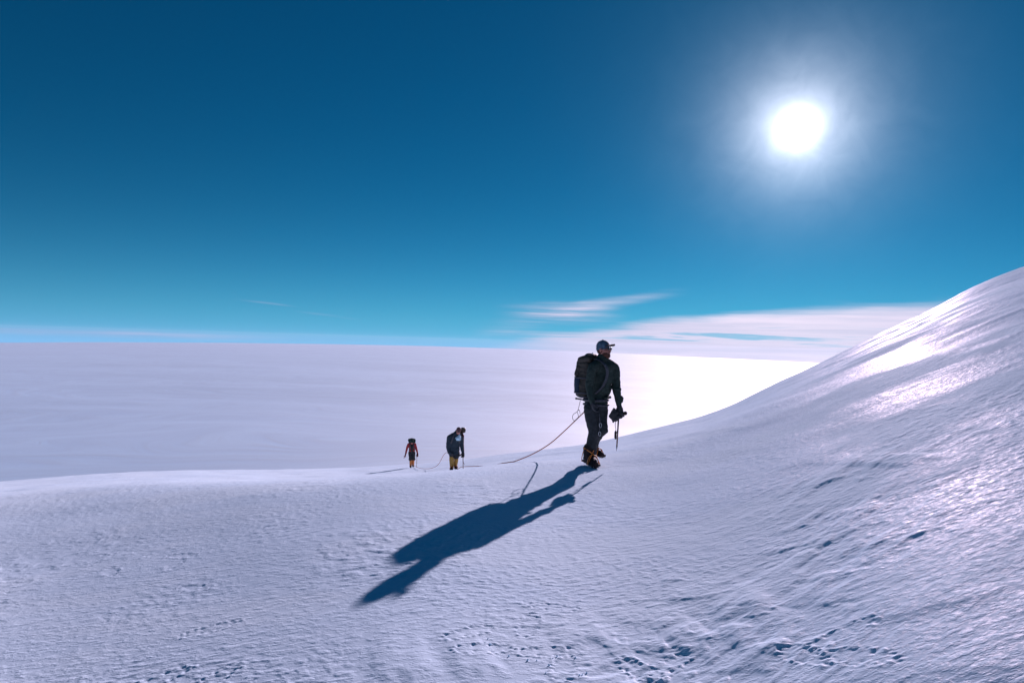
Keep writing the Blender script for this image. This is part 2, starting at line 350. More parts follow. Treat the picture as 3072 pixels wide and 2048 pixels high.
def bake(bm, voxel=.01, smooth=3, fold=0.0, fs=9.0, seed=0):
    me = bpy.data.meshes.new('t'); bm.to_mesh(me); bm.free()
    o = bpy.data.objects.new('t', me); COL.objects.link(o)
    m = o.modifiers.new('r', 'REMESH'); m.mode = 'VOXEL'; m.voxel_size = voxel
    if smooth: s = o.modifiers.new('s', 'SMOOTH'); s.iterations = smooth; s.factor = .5
    dg = bpy.context.evaluated_depsgraph_get(); r = bpy.data.meshes.new_from_object(o.evaluated_get(dg))
    bpy.data.objects.remove(o); bpy.data.meshes.remove(me)
    if fold:
        n = len(r.vertices); co = np.empty(n*3, np.float32); r.vertices.foreach_get('co', co); co = co.reshape(-1, 3)
        no = np.empty(n*3, np.float32); r.vertex_normals.foreach_get('vector', no); no = no.reshape(-1, 3)
        f = fbm(co[:, 0]*fs+co[:, 1]*fs*.8, co[:, 2]*fs*1.5+co[:, 1]*fs*.5, 300+seed, 3)
        f2 = 1-2*np.abs(pn(co[:, 0]*fs*.7-co[:, 1]*fs*.6+co[:, 2]*fs*.5, co[:, 2]*fs*2.2, 310+seed))
        co += no*((f*.7+f2*.5)*fold)[:, None]; r.vertices.foreach_set('co', co.ravel())
    r.update(); return r
def tube_mesh(pts, rad, seg=8, close=False):
    pts = [Vector(p) for p in pts]; n = len(pts); rows = []; up = None
    for i, p in enumerate(pts):
        d = (pts[min(i+1, n-1)]-pts[max(i-1, 0)]).normalized()
        if up is None: up = d.orthogonal().normalized()
        up = (up-d*up.dot(d)).normalized(); s = d.cross(up); r_ = rad[i] if hasattr(rad, '__len__') else rad
        rows.append([tuple(p+(up*math.cos(k/seg*2*math.pi)+s*math.sin(k/seg*2*math.pi))*r_) for k in range(seg)])
    me = grid_mesh(np.array(rows), True); bm = bmesh.new(); bm.from_mesh(me)
    bmesh.ops.holes_fill(bm, edges=[e for e in bm.edges if e.is_boundary], sides=0); bmesh.ops.recalc_face_normals(bm, faces=bm.faces); bm.to_mesh(me); bm.free(); return me
def ribbon(pts, w, th, side=(0, 1, 0)):
    bm = bmesh.new(); pts = [Vector(p) for p in pts]; sd = Vector(side); prev = None
    for i, p in enumerate(pts):
        d = (pts[min(i+1, len(pts)-1)]-pts[max(i-1, 0)]).normalized(); s = (sd-d*sd.dot(d)).normalized(); u = d.cross(s)
        v = [bm.verts.new(p+s*w/2*a+u*th/2*b) for a, b in ((-1, -1), (1, -1), (1, 1), (-1, 1))]
        if prev: [bm.faces.new((prev[k], prev[(k+1) % 4], v[(k+1) % 4], v[k])) for k in range(4)]
        else: bm.faces.new(v[::-1])
        prev = v
    bm.faces.new(prev); bmesh.ops.recalc_face_normals(bm, faces=bm.faces)
    me = bpy.data.meshes.new('m'); bm.to_mesh(me); bm.free(); return me
def spline(pts, n=8):
    P_ = [Vector(p) for p in pts]; P_ = [2*P_[0]-P_[1]]+P_+[2*P_[-1]-P_[-2]]; o = []
    for i in range(1, len(P_)-2):
        a, b, c, d = P_[i-1:i+3]
        for k in range(n):
            t_ = k/n; o.append(.5*((2*b)+(c-a)*t_+(2*a-5*b+4*c-d)*t_*t_+(3*b-a-3*c+d)*t_**3))
    o.append(P_[-2]); return o
def join_bm(meshes):
    bm = bmesh.new()
    for m_ in meshes: bm.from_mesh(m_)
    me = bpy.data.meshes.new('m'); bm.to_mesh(me); bm.free(); return me
def hand(bm, c, down, fwd, side, curl=1.1, s=1.0):
    """gloved hand: palm at c, fingers leave along 'down', curl towards 'fwd', thumb on 'side'"""
    down, fwd, side = [Vector(v).normalized() for v in (down, fwd, side)]; c = Vector(c)
    for a in (-.5, -.17, .17, .5):
        p = c+side*a*.055*s; limb(bm, [(*(p-down*.035*s), .017*s), (*(p+down*.035*s), .015*s)])
    for k, (a, L) in enumerate(((.5, .9), (.17, 1.0), (-.17, .95), (-.5, .78))):
        p = c+side*a*.064*s+down*.040*s; d = down; pts = [(*p, .0115*s)]; th = 0
        for L_ in (.036, .026, .020):
            th += curl*(.75 if L_ > .03 else .85); d = down*math.cos(th)+fwd*math.sin(th); p = p+d*L_*L*s; pts.append((*p, .0105*s))
        limb(bm, pts)
    p = c+side*.034*s-down*.02*s; q = p+(side*.6+down*.55+fwd*.5).normalized()*.035*s; q2 = q+(down*.6+fwd*.9-side*.25*curl).normalized()*.032*s
    limb(bm, [(*p, .016*s), (*q, .014*s), (*q2, .012*s)])
def head_bm(bm, c, f, tilt=0, s=1.0):
    """head with face looking along f (horizontal), tilted down by tilt"""
    f = Vector(f).normalized(); up = Vector((0, 0, 1)); sd = f.cross(up).normalized()
    f2 = f*math.cos(tilt)-up*math.sin(tilt); u2 = up*math.cos(tilt)+f*math.sin(tilt)
    mt = Matrix((sd, f2, u2)).transposed().to_4x4(); mt.translation = Vector(c); c = Vector(c)
    def e(p, r):
        bmesh.ops.create_uvsphere(bm, u_segments=14, v_segments=10, radius=1, matrix=mt @ Matrix.Translation(Vector(p)*s) @ Matrix.Diagonal((*[q*s for q in r], 1)))
    e((0, -.012, .03), (.074, .092, .090)); e((0, .030, -.035), (.058, .060, .070)); e((0, .062, -.092), (.030, .026, .022))     # skull, face, chin
    e((0, .088, .012), (.050, .012, .010)); e((0, .103, -.028), (.013, .020, .014)); e((0, .094, -.008), (.009, .014, .028))     # brow, nose
    e((0, .086, -.058), (.024, .012, .009)); e((.044, .055, -.025), (.02, .02, .022)); e((-.044, .055, -.025), (.02, .02, .022)) # lips, cheeks
    e((.078, -.008, -.012), (.008, .018, .030)); e((-.078, -.008, -.012), (.008, .018, .030))                                    # ears
    return mt
def crampon(name_parent, c, f, s=1.0, sole_z=0.0):
    """steel frame with ten points under a boot whose sole centre is c, pointing along f"""
    f = Vector(f).normalized(); sd = Vector((f.y, -f.x, 0)); bm = bmesh.new(); c = Vector(c)
    ms = []
    for k in (-1, 1): ms.append(tube_mesh([c+f*a*s+sd*k*w*s+Vector((0, 0, .022)) for a, w in ((-.13, .03), (-.05, .032), (.05, .045), (.14, .035))], .006*s, 6))
    for a in (-.12, 0, .12): ms.append(tube_mesh([c+f*a*s+sd*.035*s+Vector((0, 0, .022)), c+f*a*s-sd*.035*s+Vector((0, 0, .022))], .005*s, 6))
    for a, w in ((-.13, .03), (-.05, .032), (.05, .045), (.12, .038)):
        for k in (-1, 1): ms.append(tube_mesh([c+f*a*s+sd*k*w*s+Vector((0, 0, .024)), c+f*a*s+sd*k*w*s+Vector((0, 0, -.012))], [.007*s, .0015], 6))
    for k in (-1, 1): ms.append(tube_mesh([c+f*.13*s+sd*k*.022*s+Vector((0, 0, .022)), c+f*.175*s+sd*k*.024*s+Vector((0, 0, .004))], [.007*s, .0015], 6))
    return obj('crampon', join_bm(ms), M_steel, name_parent)
def boot(parent, c, f, s=1.0, m=None, straps=True, lift=.03):
    """double boot: c = ground point under the ankle, f = toe direction (may point up or down a bit)"""
    f = Vector(f).normalized(); c = Vector(c); up = Vector((0, 0, 1)); bm = bmesh.new(); z = lift
    limb(bm, [(*(c-f*.055*s+up*(z+.045)), .048*s), (*(c+f*.06*s+up*(z+.047)), .052*s), (*(c+f*.165*s+up*(z+.035)), .040*s)])
    limb(bm, [(*(c+up*(z+.07)), .055*s), (*(c-f*.01+up*(z+.20)), .060*s)])
    limb(bm, [(*(c+f*.05*s+up*(z+.075)), .045*s), (*(c+up*(z+.12)), .05*s)])
    o = obj('boot', bake(bm, .008, 3, .002, 20), m or M_boot, parent)
    fh = Vector((f.x, f.y, 0)).normalized()
    sd = Vector((fh.y, -fh.x, 0))
    bm = bmesh.new(); rbox(bm, c+fh*.05*s+up*(z+.008), (.10*s, .30*s, .028), (0, 0, math.atan2(-fh.x, fh.y)), .3)
    me = bpy.data.meshes.new('m'); bm.to_mesh(me); bm.free(); obj('sole', me, M_boot, o)
    crampon(o, c+fh*.05*s+up*(z-.026), fh, s)
    if straps:
        for a, h, wd in ((.11, .088, .050), (-.02, .135, .064)):
            pts = [c+f*a*s+sd*wd*s*math.cos(t_)*1.16+up*(z+.012+h*s*1.12*max(0, math.sin(t_))) for t_ in np.linspace(0, math.pi, 13)]
            obj('crampon_strap', ribbon(pts, .020, .005, tuple(f)), M_orange, o)
        for k in (-1, 1):
            obj('crampon_strap', ribbon([c+f*.14*s+sd*k*.060*s+up*(z+.03), c+f*.13*s+sd*k*.03*s+up*(z+.09*s), c+f*.06*s-sd*k*.02*s+up*(z+.125*s), c-f*.0*s-sd*k*.066*s+up*(z+.15*s)], .016, .005, (0, 0, 1)), M_orange, o)
    return o
def placed(name, P0, az_deg, scale, label, cat, group=None):
    o = bpy.data.objects.new(name, None); COL.objects.link(o); o.empty_display_size = .3
    o.matrix_world = Matrix.Translation(P0) @ Matrix.Rotation(-R(az_deg), 4, 'Z') @ Matrix.Rotation(-ROLL, 4, 'Y') @ Matrix.Scale(scale, 4)
    return props(o, label, cat, group)
def spot(px, py, D):           # world point on the pixel's ray at ground distance D
    d = ray(px, py); h = math.hypot(d.x, d.y); return Vector((d.x/h*D, d.y/h*D, H+d.z/h*D))

# ------------------------------------------------------------------ the leading climber
GRP = 'roped climbers walking up the snow'
gx, gy = ground0(1778, 1394); D1 = math.hypot(gx, gy); az1 = math.degrees(math.atan2(gx, gy)); z1 = float(ground_z(gx, gy)[0])
print('MAIN distance', D1, 'z', z1, 'ray z', spot(1778, 1394, D1).z)
P1 = Vector((gx, gy, spot(1778, 1394, D1).z)); S1_ = D1*math.hypot(1, (1778-1536)/F)/10.2*math.cos(R(az1))
def L(cx, cy, d=0.0): return Vector(((cx-440)*.001334, d, (1475-cy)*.001334))
def l4(cx, cy, d, r): return (*L(cx, cy, d), r)
def at1(name, label, cat, group=None): return placed(name, P1, az1, S1_, label, cat, group)
per = at1('person', 'climber in dark green jacket and grey cap, largest and nearest of the three', 'person', GRP)
FD = Vector((.80, -.60, 0))    # he faces right and half towards the camera
FH = Vector((.86, -.50, 0))
bm = bmesh.new(); hm = head_bm(bm, L(562, 190, 0), FH, -.02, 1.04)
limb(bm, [l4(556, 235, .01, .062), l4(545, 300, .015, .066), l4(520, 420, .02, .11)])
limb(bm, [l4(520, 420, .02, .10), l4(505, 640, .05, .09), l4(480, 790, .03, .10)])
hd = obj('body', bake(bm, .006, 2), M_skin, per)
# beard
bm = bmesh.new()
for p, r in (((0, .066, -.095), (.042, .036, .038)), ((.036, .040, -.072), (.026, .045, .035)), ((-.036, .040, -.072), (.026, .045, .035)), ((0, .096, -.046), (.026, .01, .009))):
    bmesh.ops.create_uvsphere(bm, u_segments=12, v_segments=8, radius=1, matrix=hm @ Matrix.Translation(Vector(p)*1.04) @ Matrix.Diagonal((*[q*1.04 for q in r], 1)))
obj('beard', bake(bm, .006, 1, .003, 60), M_beard, hd)
bm = bmesh.new(); bmesh.ops.create_uvsphere(bm, u_segments=14, v_segments=10, radius=1, matrix=hm @ Matrix.Translation((0, -.040, -.005)) @ Matrix.Diagonal((.083, .068, .075, 1)))
obj('hair', bake(bm, .008, 1, .003, 50), M_beard, hd)
# sunglasses
ms = []
for k in (-1, 1):
    bm = bmesh.new(); bmesh.ops.create_uvsphere(bm, u_segments=12, v_segments=8, radius=1, matrix=hm @ Matrix.Translation((k*.034, .103, .004)) @ Matrix.Diagonal((.031, .011, .022, 1)))
    me = bpy.data.meshes.new('m'); bm.to_mesh(me); bm.free(); ms.append(me)
    ms.append(tube_mesh([hm @ Vector((k*.062, .100, .010)), hm @ Vector((k*.082, .05, .010)), hm @ Vector((k*.084, -.01, .004))], .0045, 6))
ms.append(tube_mesh([hm @ Vector((-.03, .112, .010)), hm @ Vector((.03, .112, .010))], .004, 6))
obj('sunglasses', join_bm(ms), M_lens, per)
# cap: crown, visor, button
bm = bmesh.new(); bmesh.ops.create_uvsphere(bm, u_segments=20, v_segments=14, radius=1, matrix=hm @ Matrix.Translation((0, -.012, .048)) @ Matrix.Diagonal((.089, .104, .088, 1)))
bmesh.ops.create_uvsphere(bm, u_segments=20, v_segments=14, radius=1, matrix=hm @ Matrix.Translation((0, -.045, .012)) @ Matrix.Diagonal((.086, .070, .070, 1)))
cap = obj('cap', bake(bm, .007, 2, .0015, 30), M_cap, per)
rows = []
for a in np.linspace(-1.05, 1.05, 15):
    rows.append([tuple(hm @ Vector((math.sin(a)*.082*(1+.0*t_), .055+math.cos(a)*.030+t_*.098*math.cos(a)**.6, .058-.022*math.sin(a)**2+.010*t_))) for t_ in np.linspace(0, 1, 6)])
me = grid_mesh(np.array(rows)); vo = obj('visor', me, M_brim, cap); md = vo.modifiers.new('s', 'SOLIDIFY'); md.thickness = .016; md.offset = 0
sb = bmesh.new(); sph(sb, hm @ Vector((0, -.012, .138)), (.01, .01, .006)); me = bpy.data.meshes.new('m'); sb.to_mesh(me); sb.free(); obj('button', me, M_cap, cap)
# jacket
bm = bmesh.new()
limb(bm, [l4(545, 285, .01, .078), l4(550, 310, .01, .088)])                        # collar
sph(bm, L(540, 400, .02), (.175, .15, .13)); sph(bm, L(545, 500, .02), (.165, .145, .18)); sph(bm, L(535, 620, .03), (.150, .14, .17)); sph(bm, L(485, 735, .03), (.165, .15, .13))
sph(bm, L(480, 790, .03), (.175, .155, .10))
limb(bm, [l4(560, 330, .02, .085), l4(672, 385, .08, .072), l4(690, 420, .09, .070), l4(695, 520, .08, .068), l4(703, 625, .03, .062), l4(716, 720, -.02, .053), l4(728, 800, -.06, .042)])   # his left arm
limb(bm, [l4(520, 340, -.02, .085), l4(455, 380, -.15, .075), l4(430, 420, -.18, .068), l4(405, 590, -.20, .058), l4(420, 700, -.27, .048), l4(440, 760, -.30, .040)])                      # his right arm
jk = obj('jacket', bake(bm, .0095, 3, .0065, 8.5, 1), M_jacket, per)
for cx, cy in ((708, 645), (732, 742)):                                              # bunched folds of the sleeve
    bm = bmesh.new(); limb(bm, [l4(cx-12, cy-18, .02, .055), l4(cx+4, cy-4, .0, .058), l4(cx+4, cy+12, .0, .052)]); obj('sleeve_cuff', bake(bm, .008, 2, .007, 16, cx), M_jacket, jk)
bm = bmesh.new(); sph(bm, L(592, 722, -.08), (.05, .06, .022)); limb(bm, [l4(600, 712, -.06, .022), l4(632, 718, -.05, .020)]); obj('pocket', bake(bm, .007, 2, .003, 20), M_jacket, jk)
# trousers
bm = bmesh.new()
sph(bm, L(478, 830, .03), (.178, .15, .11)); sph(bm, L(470, 890, .02), (.165, .14, .11))
limb(bm, [l4(425, 850, -.05, .115), l4(435, 960, -.06, .105), l4(450, 1060, -.07, .085), l4(450, 1110, -.07, .076), l4(432, 1220, -.04, .078), l4(415, 1340, -.04, .076)])   # standing leg
limb(bm, [l4(535, 860, .06, .105), l4(530, 960, -.0, .095), l4(552, 1050, -.06, .074), l4(562, 1078, -.07, .066), l4(520, 1120, .02, .068), l4(470, 1210, .12, .066), l4(450, 1310, .22, .062)])   # stepping leg, knee forward
sph(bm, L(462, 1170, -.02), (.066, .07, .09))
tr = obj('trousers', bake(bm, .0095, 3, .0075, 8, 5), M_trous, per)
bm = bmesh.new(); limb(bm, [l4(395, 1345, -.04, .080), l4(398, 1290, -.04, .080)]); limb(bm, [l4(430, 1345, -.04, .072), l4(430, 1290, -.04, .075)]); obj('gaiter', bake(bm, .009, 2, .005, 14, 4), M_trous, per)
bm = bmesh.new(); limb(bm, [l4(452, 1330, .26, .062), l4(455, 1280, .20, .062)]); obj('gaiter', bake(bm, .009, 2, .005, 14, 6), M_trous, per)
boot(per, L(405, 1465, -.05), (.30, -.93, -.10), 1.5)
boot(per, L(448, 1412, .33), (.62, -.75, -.10), 1.15, lift=.02)
# gloves
bm = bmesh.new(); hand(bm, L(738, 868, -.09), (.15, -.35, -.9), (.2, .9, -.3), (-.95, .1, -.1), 1.0, 1.15); limb(bm, [l4(733, 822, -.07, .040), l4(735, 848, -.08, .036)]); obj('glove', bake(bm, .005, 1), M_glove, per)
bm = bmesh.new(); hand(bm, L(447, 795, -.32), (.1, -.2, -.95), (.9, .2, 0), (.3, -.9, 0), .8, 1.1); limb(bm, [l4(441, 765, -.30, .038), l4(445, 785, -.31, .036)]); obj('glove', bake(bm, .005, 1), M_glove, per)
# harness and the bits clipped to it
hs = obj('harness_belt', tube_mesh([L(478, 800, .03)+Vector((math.cos(a)*.182, math.sin(a)*.158, .012*math.sin(2*a))) for a in np.linspace(0, 2*math.pi, 25)], .018, 8), M_strap, per)
for cx, cy, dd in ((525, 1020, -.12), (517, 1115, -.1)):
    obj('carabiner', tube_mesh([L(cx, cy, dd)+Vector((math.cos(a)*.016, -.03, math.sin(a)*.032)) for a in np.linspace(0, 2*math.pi, 17)], .005, 6), M_steel, hs)
    obj('gear_sling', ribbon([L(505, 830, -.11), L(515, 930, -.15), L(cx, cy-22, dd-.03)], .012, .004, (1, 0, 0)), M_strap, hs)
obj('gaiter_strap', tube_mesh(spline([L(495, 1240, -.03), L(508, 1270, -.03), L(506, 1310, -.03)], 5), .004, 6), M_strap, tr)

# his backpack
bp = at1('backpack', 'big dark brown backpack on the back of the nearest climber', 'backpack', 'backpacks worn by the climbers')
bm = bmesh.new(); rz = math.atan2(FD.y, FD.x)
c0 = L(368, 520, .14)
rbox(bm, L(372, 500, .15), (.27, .28, .56), (0, .03, rz), .3); rbox(bm, L(360, 640, .15), (.27, .29, .26), (0, 0, rz), .35); sph(bm, L(335, 600, .15), (.11, .14, .17))
pk = obj('pack_body', bake(bm, .011, 4, .008, 7, 11), M_pack, bp)
bm = bmesh.new(); rbox(bm, L(398, 306, .13), (.26, .30, .13), (0, -.22, rz), .45); sph(bm, L(420, 272, .12), (.10, .12, .05)); obj('pack_lid', bake(bm, .010, 3, .007, 9, 12), M_pack, bp)
bm = bmesh.new(); limb(bm, [l4(278, 430, .10, .045), l4(268, 470, .10, .048)]); sph(bm, L(290, 400, .1), (.05, .06, .06)); obj('pocket', bake(bm, .009, 2, .004, 14, 13), M_pack, bp)
bm = bmesh.new(); limb(bm, [l4(272, 535, .08, .052), l4(270, 590, .08, .052), l4(272, 660, .08, .050)]); obj('side_bottle_pocket', bake(bm, .009, 2, .003, 14, 14), M_pack2, bp)
for cx, cy, cx2 in ((262, 505, 420), (258, 672, 420), (285, 715, 425)):
    obj('compression_strap', ribbon(spline([L(cx-26 if cy < 700 else cx-10, cy, .06), L((cx+cx2)/2-20, cy+4, -.06), L(cx2, cy+8, -.07)], 6), .022, .005, (0, 0, 1)), M_strap, bp)
for dy, sx in ((-.13, 0), (.10, 60)):
    obj('shoulder_strap', ribbon(spline([L(455+sx, 300, .08+dy*.4), L(500+sx, 300, dy*.9), L(575+sx*.7, 360, dy-.05), L(600+sx*.5, 450, dy*.9-.04), L(560+sx, 580, dy-.02), L(470, 680, dy)], 6), .055, .014, tuple(FD.cross(Vector((0, 0, 1))))), M_strap, bp)
obj('hip_belt', tube_mesh([L(475, 752, .03)+Vector((math.cos(a)*.175, math.sin(a)*.165, 0)) for a in np.linspace(0, 2*math.pi, 25)], .024, 8), M_strap, bp)
obj('buckle', (lambda b: (rbox(b, L(438, 236, -.02), (.012, .012, .035), (0, .4, 0)), (lambda m_: (b.to_mesh(m_), m_)[1])(bpy.data.meshes.new('m')))[1])(bmesh.new()), M_steel, bp)
bm = bmesh.new(); limb(bm, [l4(252, 744, .1, .013), l4(330, 757, .1, .012)]); sph(bm, L(256, 745, .1), (.02, .018, .016)); obj('lashing_bar', bake(bm, .005, 1), M_strap, bp)
obj('hanging_sling', ribbon(spline([L(302, 765, .08), L(288, 830, .06), L(270, 885, .05), L(230, 915, .05), L(215, 945, .05), L(222, 978, .05), L(240, 990, .05), L(275, 962, .05), L(280, 930, .05), L(268, 890, .05), L(288, 868, .05), L(298, 895, .05), L(300, 915, .05)], 7), .011, .007, (0, 1, 0)), M_strap, bp)

# ice axe in his hand
ax = at1('ice_axe', 'ice axe held head-up in the glove of the nearest climber', 'ice axe')
obj('shaft', tube_mesh([L(724, 905, -.1), L(712, 1120, -.1), L(704, 1255, -.1)], [.0125, .011, .010], 10), M_alu, ax)
obj('spike', tube_mesh([L(704, 1252, -.1), L(702, 1280, -.1), L(700, 1305, -.1)], [.011, .007, .002], 8), M_steel, ax)
bm = bmesh.new(); limb(bm, [l4(765, 895, -.10, .022), l4(778, 893, -.10, .026), l4(796, 889, -.10, .029)]); obj('adze_guard', bake(bm, .005, 2), M_boot, ax)
obj('pick', ribbon(spline([L(740, 897, -.1), L(700, 893, -.1), L(668, 900, -.1), L(640, 915, -.1)], 6), .010, .030, (0, 1, 0)), M_steel, ax)
bm = bmesh.new()
for a, b, c in (((672, 838), (622, 922), (700, 880)), ((622, 922), (668, 975), (722, 930)), ((672, 838), (705, 935), (650, 900))):
    limb(bm, [l4(*a, -.12, .012), l4(*b, -.12, .012), l4(*c, -.12, .030), l4(*a, -.12, .012)])
sph(bm, L(672, 905, -.12), (.055, .035, .06)); sph(bm, L(690, 950, -.12), (.045, .03, .04))
limb(bm, [l4(720, 930, -.11, .03), l4(757, 940, -.11, .010)]); limb(bm, [l4(668, 960, -.12, .018), l4(664, 985, -.12, .012)]); limb(bm, [l4(673, 845, -.12, .010), l4(668, 832, -.12, .006)])
obj('folded_mitten', bake(bm, .006, 2, .004, 20, 3), M_glove, ax)
obj('leash', ribbon(spline([L(692, 960, -.12), L(686, 1020, -.12), L(692, 1060, -.12), L(690, 1090, -.12)], 5), .010, .008, (0, 1, 0)), M_strap, ax)
obj('leash', ribbon(spline([L(702, 955, -.12), L(716, 985, -.12), L(713, 1040, -.12), L(700, 1110, -.12)], 5), .009, .006, (0, 1, 0)), M_strap, ax)
obj('leash_grip', tube_mesh([L(691, 1080, -.12), L(689, 1095, -.12), L(688, 1150, -.12), L(690, 1172, -.12)], [.008, .016, .017, .012], 8), M_boot, ax)

# ------------------------------------------------------------------ the two climbers below
D2 = 25.2; z2 = spot(1362, 1401, D2); az2 = math.degrees(math.atan2(z2.x, z2.y)); gz2 = float(ground_z(z2.x, z2.y)[0])
D3 = 38.5; z3 = spot(1236, 1402, D3); az3 = math.degrees(math.atan2(z3.x, z3.y)); gz3 = float(ground_z(z3.x, z3.y)[0])
print('C2 ray z', z2.z, 'ground', gz2, ' C3 ray z', z3.z, 'ground', gz3)
z2.z = gz2-.01; z3.z = gz3-.01
k2 = D2*1000/2048/8.71*1e-3
def Q(cx, cy, d=0.0): return Vector(((cx-1565)*k2, d, (1400-cy)*k2))
def q4(cx, cy, d, r): return (*Q(cx, cy, d), r)
def at2(n, l, c, gr=None): return placed(n, z2, az2, 1.0, l, c, gr)
p2 = at2('person', 'stooping climber in dark jacket and yellow gaiters, middle of the three', 'person', GRP)
bm = bmesh.new(); FC = Vector((.15, -1, 0)); hm2 = head_bm(bm, Q(1690, 365, -.26), FC, .35, .98)
limb(bm, [q4(1680, 400, -.20, .055), q4(1640, 470, -.08, .07), q4(1600, 700, .05, .12), q4(1570, 900, .10, .12)]); b2 = obj('body', bake(bm, .009, 2), M_skin, p2)
bm = bmesh.new(); bmesh.ops.create_uvsphere(bm, u_segments=16, v_segments=10, radius=1, matrix=hm2 @ Matrix.Translation((0, -.010, .052)) @ Matrix.Diagonal((.090, .108, .088, 1)))
bmesh.ops.create_uvsphere(bm, u_segments=16, v_segments=10, radius=1, matrix=hm2 @ Matrix.Translation((0, -.04, .0)) @ Matrix.Diagonal((.085, .07, .08, 1))); obj('cap', bake(bm, .010, 2), M_beanie, p2)
ms = []
for k in (-1, 1):
    bm = bmesh.new(); bmesh.ops.create_uvsphere(bm, u_segments=10, v_segments=6, radius=1, matrix=hm2 @ Matrix.Translation((k*.033, .098, .004)) @ Matrix.Diagonal((.030, .012, .021, 1)))
    me = bpy.data.meshes.new('m'); bm.to_mesh(me); bm.free(); ms.append(me)
obj('sunglasses', join_bm(ms), M_lens, p2)
bm = bmesh.new()
sph(bm, Q(1620, 560, .0), (.25, .18, .20)); sph(bm, Q(1560, 700, .04), (.27, .18, .24)); sph(bm, Q(1545, 860, .06), (.25, .18, .19)); sph(bm, Q(1570, 970, .05), (.22, .17, .13)); sph(bm, Q(1640, 470, -.06), (.15, .14, .12))
limb(bm, [q4(1560, 520, 0, .13), q4(1450, 560, -.04, .10), q4(1425, 700, -.05, .085), q4(1420, 830, -.05, .08), q4(1450, 930, -.12, .065), q4(1500, 960, -.17, .05)])
limb(bm, [q4(1660, 500, -.05, .12), q4(1752, 560, -.02, .095), q4(1765, 700, .0, .085), q4(1775, 820, -.05, .07), q4(1795, 930, -.13, .055)])
obj('jacket', bake(bm, .013, 3, .008, 6, 21), M_navy, p2)
bm = bmesh.new(); limb(bm, [q4(1790, 520, .02, .06), q4(1788, 700, .03, .055), q4(1795, 820, -.02, .05), q4(1805, 900, -.09, .046)]); obj('sleeve', bake(bm, .011, 2, .005, 10, 22), M_maroon, p2)
bm = bmesh.new(); sph(bm, Q(1575, 985, .05), (.19, .16, .12)); limb(bm, [q4(1510, 960, .03, .11), q4(1512, 1100, 0, .088)]); limb(bm, [q4(1640, 960, .05, .11), q4(1636, 1040, .0, .098), q4(1632, 1090, .05, .08)]); sph(bm, Q(1690, 1020, 0), (.065, .08, .055))
obj('trousers', bake(bm, .012, 3, .007, 8, 23), M_trous, p2)
for pts in ([q4(1508, 1085, 0, .094), q4(1508, 1180, .0, .088), q4(1512, 1290, .0, .075)], [q4(1630, 1085, .05, .078), q4(1625, 1180, .08, .074), q4(1605, 1290, .10, .066)]):
    bm = bmesh.new(); limb(bm, pts); obj('gaiter', bake(bm, .010, 2, .006, 14, 24), M_yel, p2)
boot(p2, Q(1510, 1400, 0), (-.1, -1, -.05), 1.12); boot(p2, Q(1610, 1385, .12), (.12, -1, -.05), 1.1)
bm = bmesh.new(); hand(bm, Q(1800, 985, -.17), (0, -.2, -1), (-.3, -.9, 0), (-.9, .3, 0), 1.0, 1.35); limb(bm, [q4(1800, 935, -.13, .05), q4(1802, 965, -.16, .05)]); obj('glove', bake(bm, .006, 1), M_glove, p2)
bm = bmesh.new(); hand(bm, Q(1520, 985, -.2), (.3, -.1, -1), (.7, .5, 0), (.6, -.7, 0), 1.0, 1.2); limb(bm, [q4(1500, 955, -.17, .045), q4(1515, 975, -.19, .04)]); obj('glove', bake(bm, .006, 1), M_glove, p2)
k_ = at2('backpack', 'dark backpack showing over the shoulder of the stooping middle climber', 'backpack', 'backpacks worn by the climbers')
bm = bmesh.new(); rbox(bm, Q(1690, 560, .28), (.32, .26, .50), (-.3, .12, 0), .3); obj('pack_body', bake(bm, .013, 3, .006, 8, 31), M_pack, k_)
bm = bmesh.new(); rbox(bm, Q(1805, 385, .18), (.19, .22, .19), (0, .1, 0), .35); obj('pack_lid', bake(bm, .011, 3, .007, 10, 32), M_pack, k_)
for s_ in (-1, 1): obj('shoulder_strap', ribbon(spline([Q(1650+s_*70, 420, .12), Q(1650+s_*75, 440, -.12), Q(1630+s_*85, 540, -.20), Q(1600+s_*110, 700, -.14)], 5), .05, .012, (1, 0, 0)), M_strap, k_)
pc = at2('pouch', 'pale blue cloth pouch hanging at the chest of the stooping climber', 'pouch')
bm = bmesh.new(); limb(bm, [q4(1715, 455, -.26, .020), q4(1700, 500, -.27, .045), q4(1675, 555, -.27, .082)]); limb(bm, [q4(1610, 540, -.26, .018), q4(1670, 565, -.27, .075)]); limb(bm, [q4(1735, 520, -.26, .02), q4(1700, 570, -.27, .065)])
me = bake(bm, .008, 2, .006, 16, 41); obj('bag', me, M_pouch, pc); obj('cord', tube_mesh(spline([Q(1720, 460, -.26), Q(1735, 410, -.2), Q(1720, 370, -.14)], 4), .006, 6), M_strap, pc)
po = at2('trekking_pole', 'dark walking pole planted beside the stooping climber in yellow gaiters', 'trekking pole', 'poles of the two far climbers')
obj('shaft', tube_mesh([Q(1800, 990, -.19), Q(1802, 1200, -.19), Q(1805, 1385, -.19)], [.015, .013, .011], 8), M_alu, po)
obj('grip', tube_mesh([Q(1799, 945, -.19), Q(1799, 960, -.19), Q(1800, 1040, -.19)], [.014, .021, .019], 8), M_boot, po)
obj('strap', tube_mesh(spline([Q(1798, 960, -.2), Q(1755, 990, -.2), Q(1735, 1020, -.2), Q(1770, 1000, -.2)], 5), .005, 6), M_strap, po)
obj('leash', tube_mesh(spline([Q(1800, 1110, -.2), Q(1800, 1160, -.2), Q(1838, 1235, -.22)], 5), .008, 6), M_strap, po)

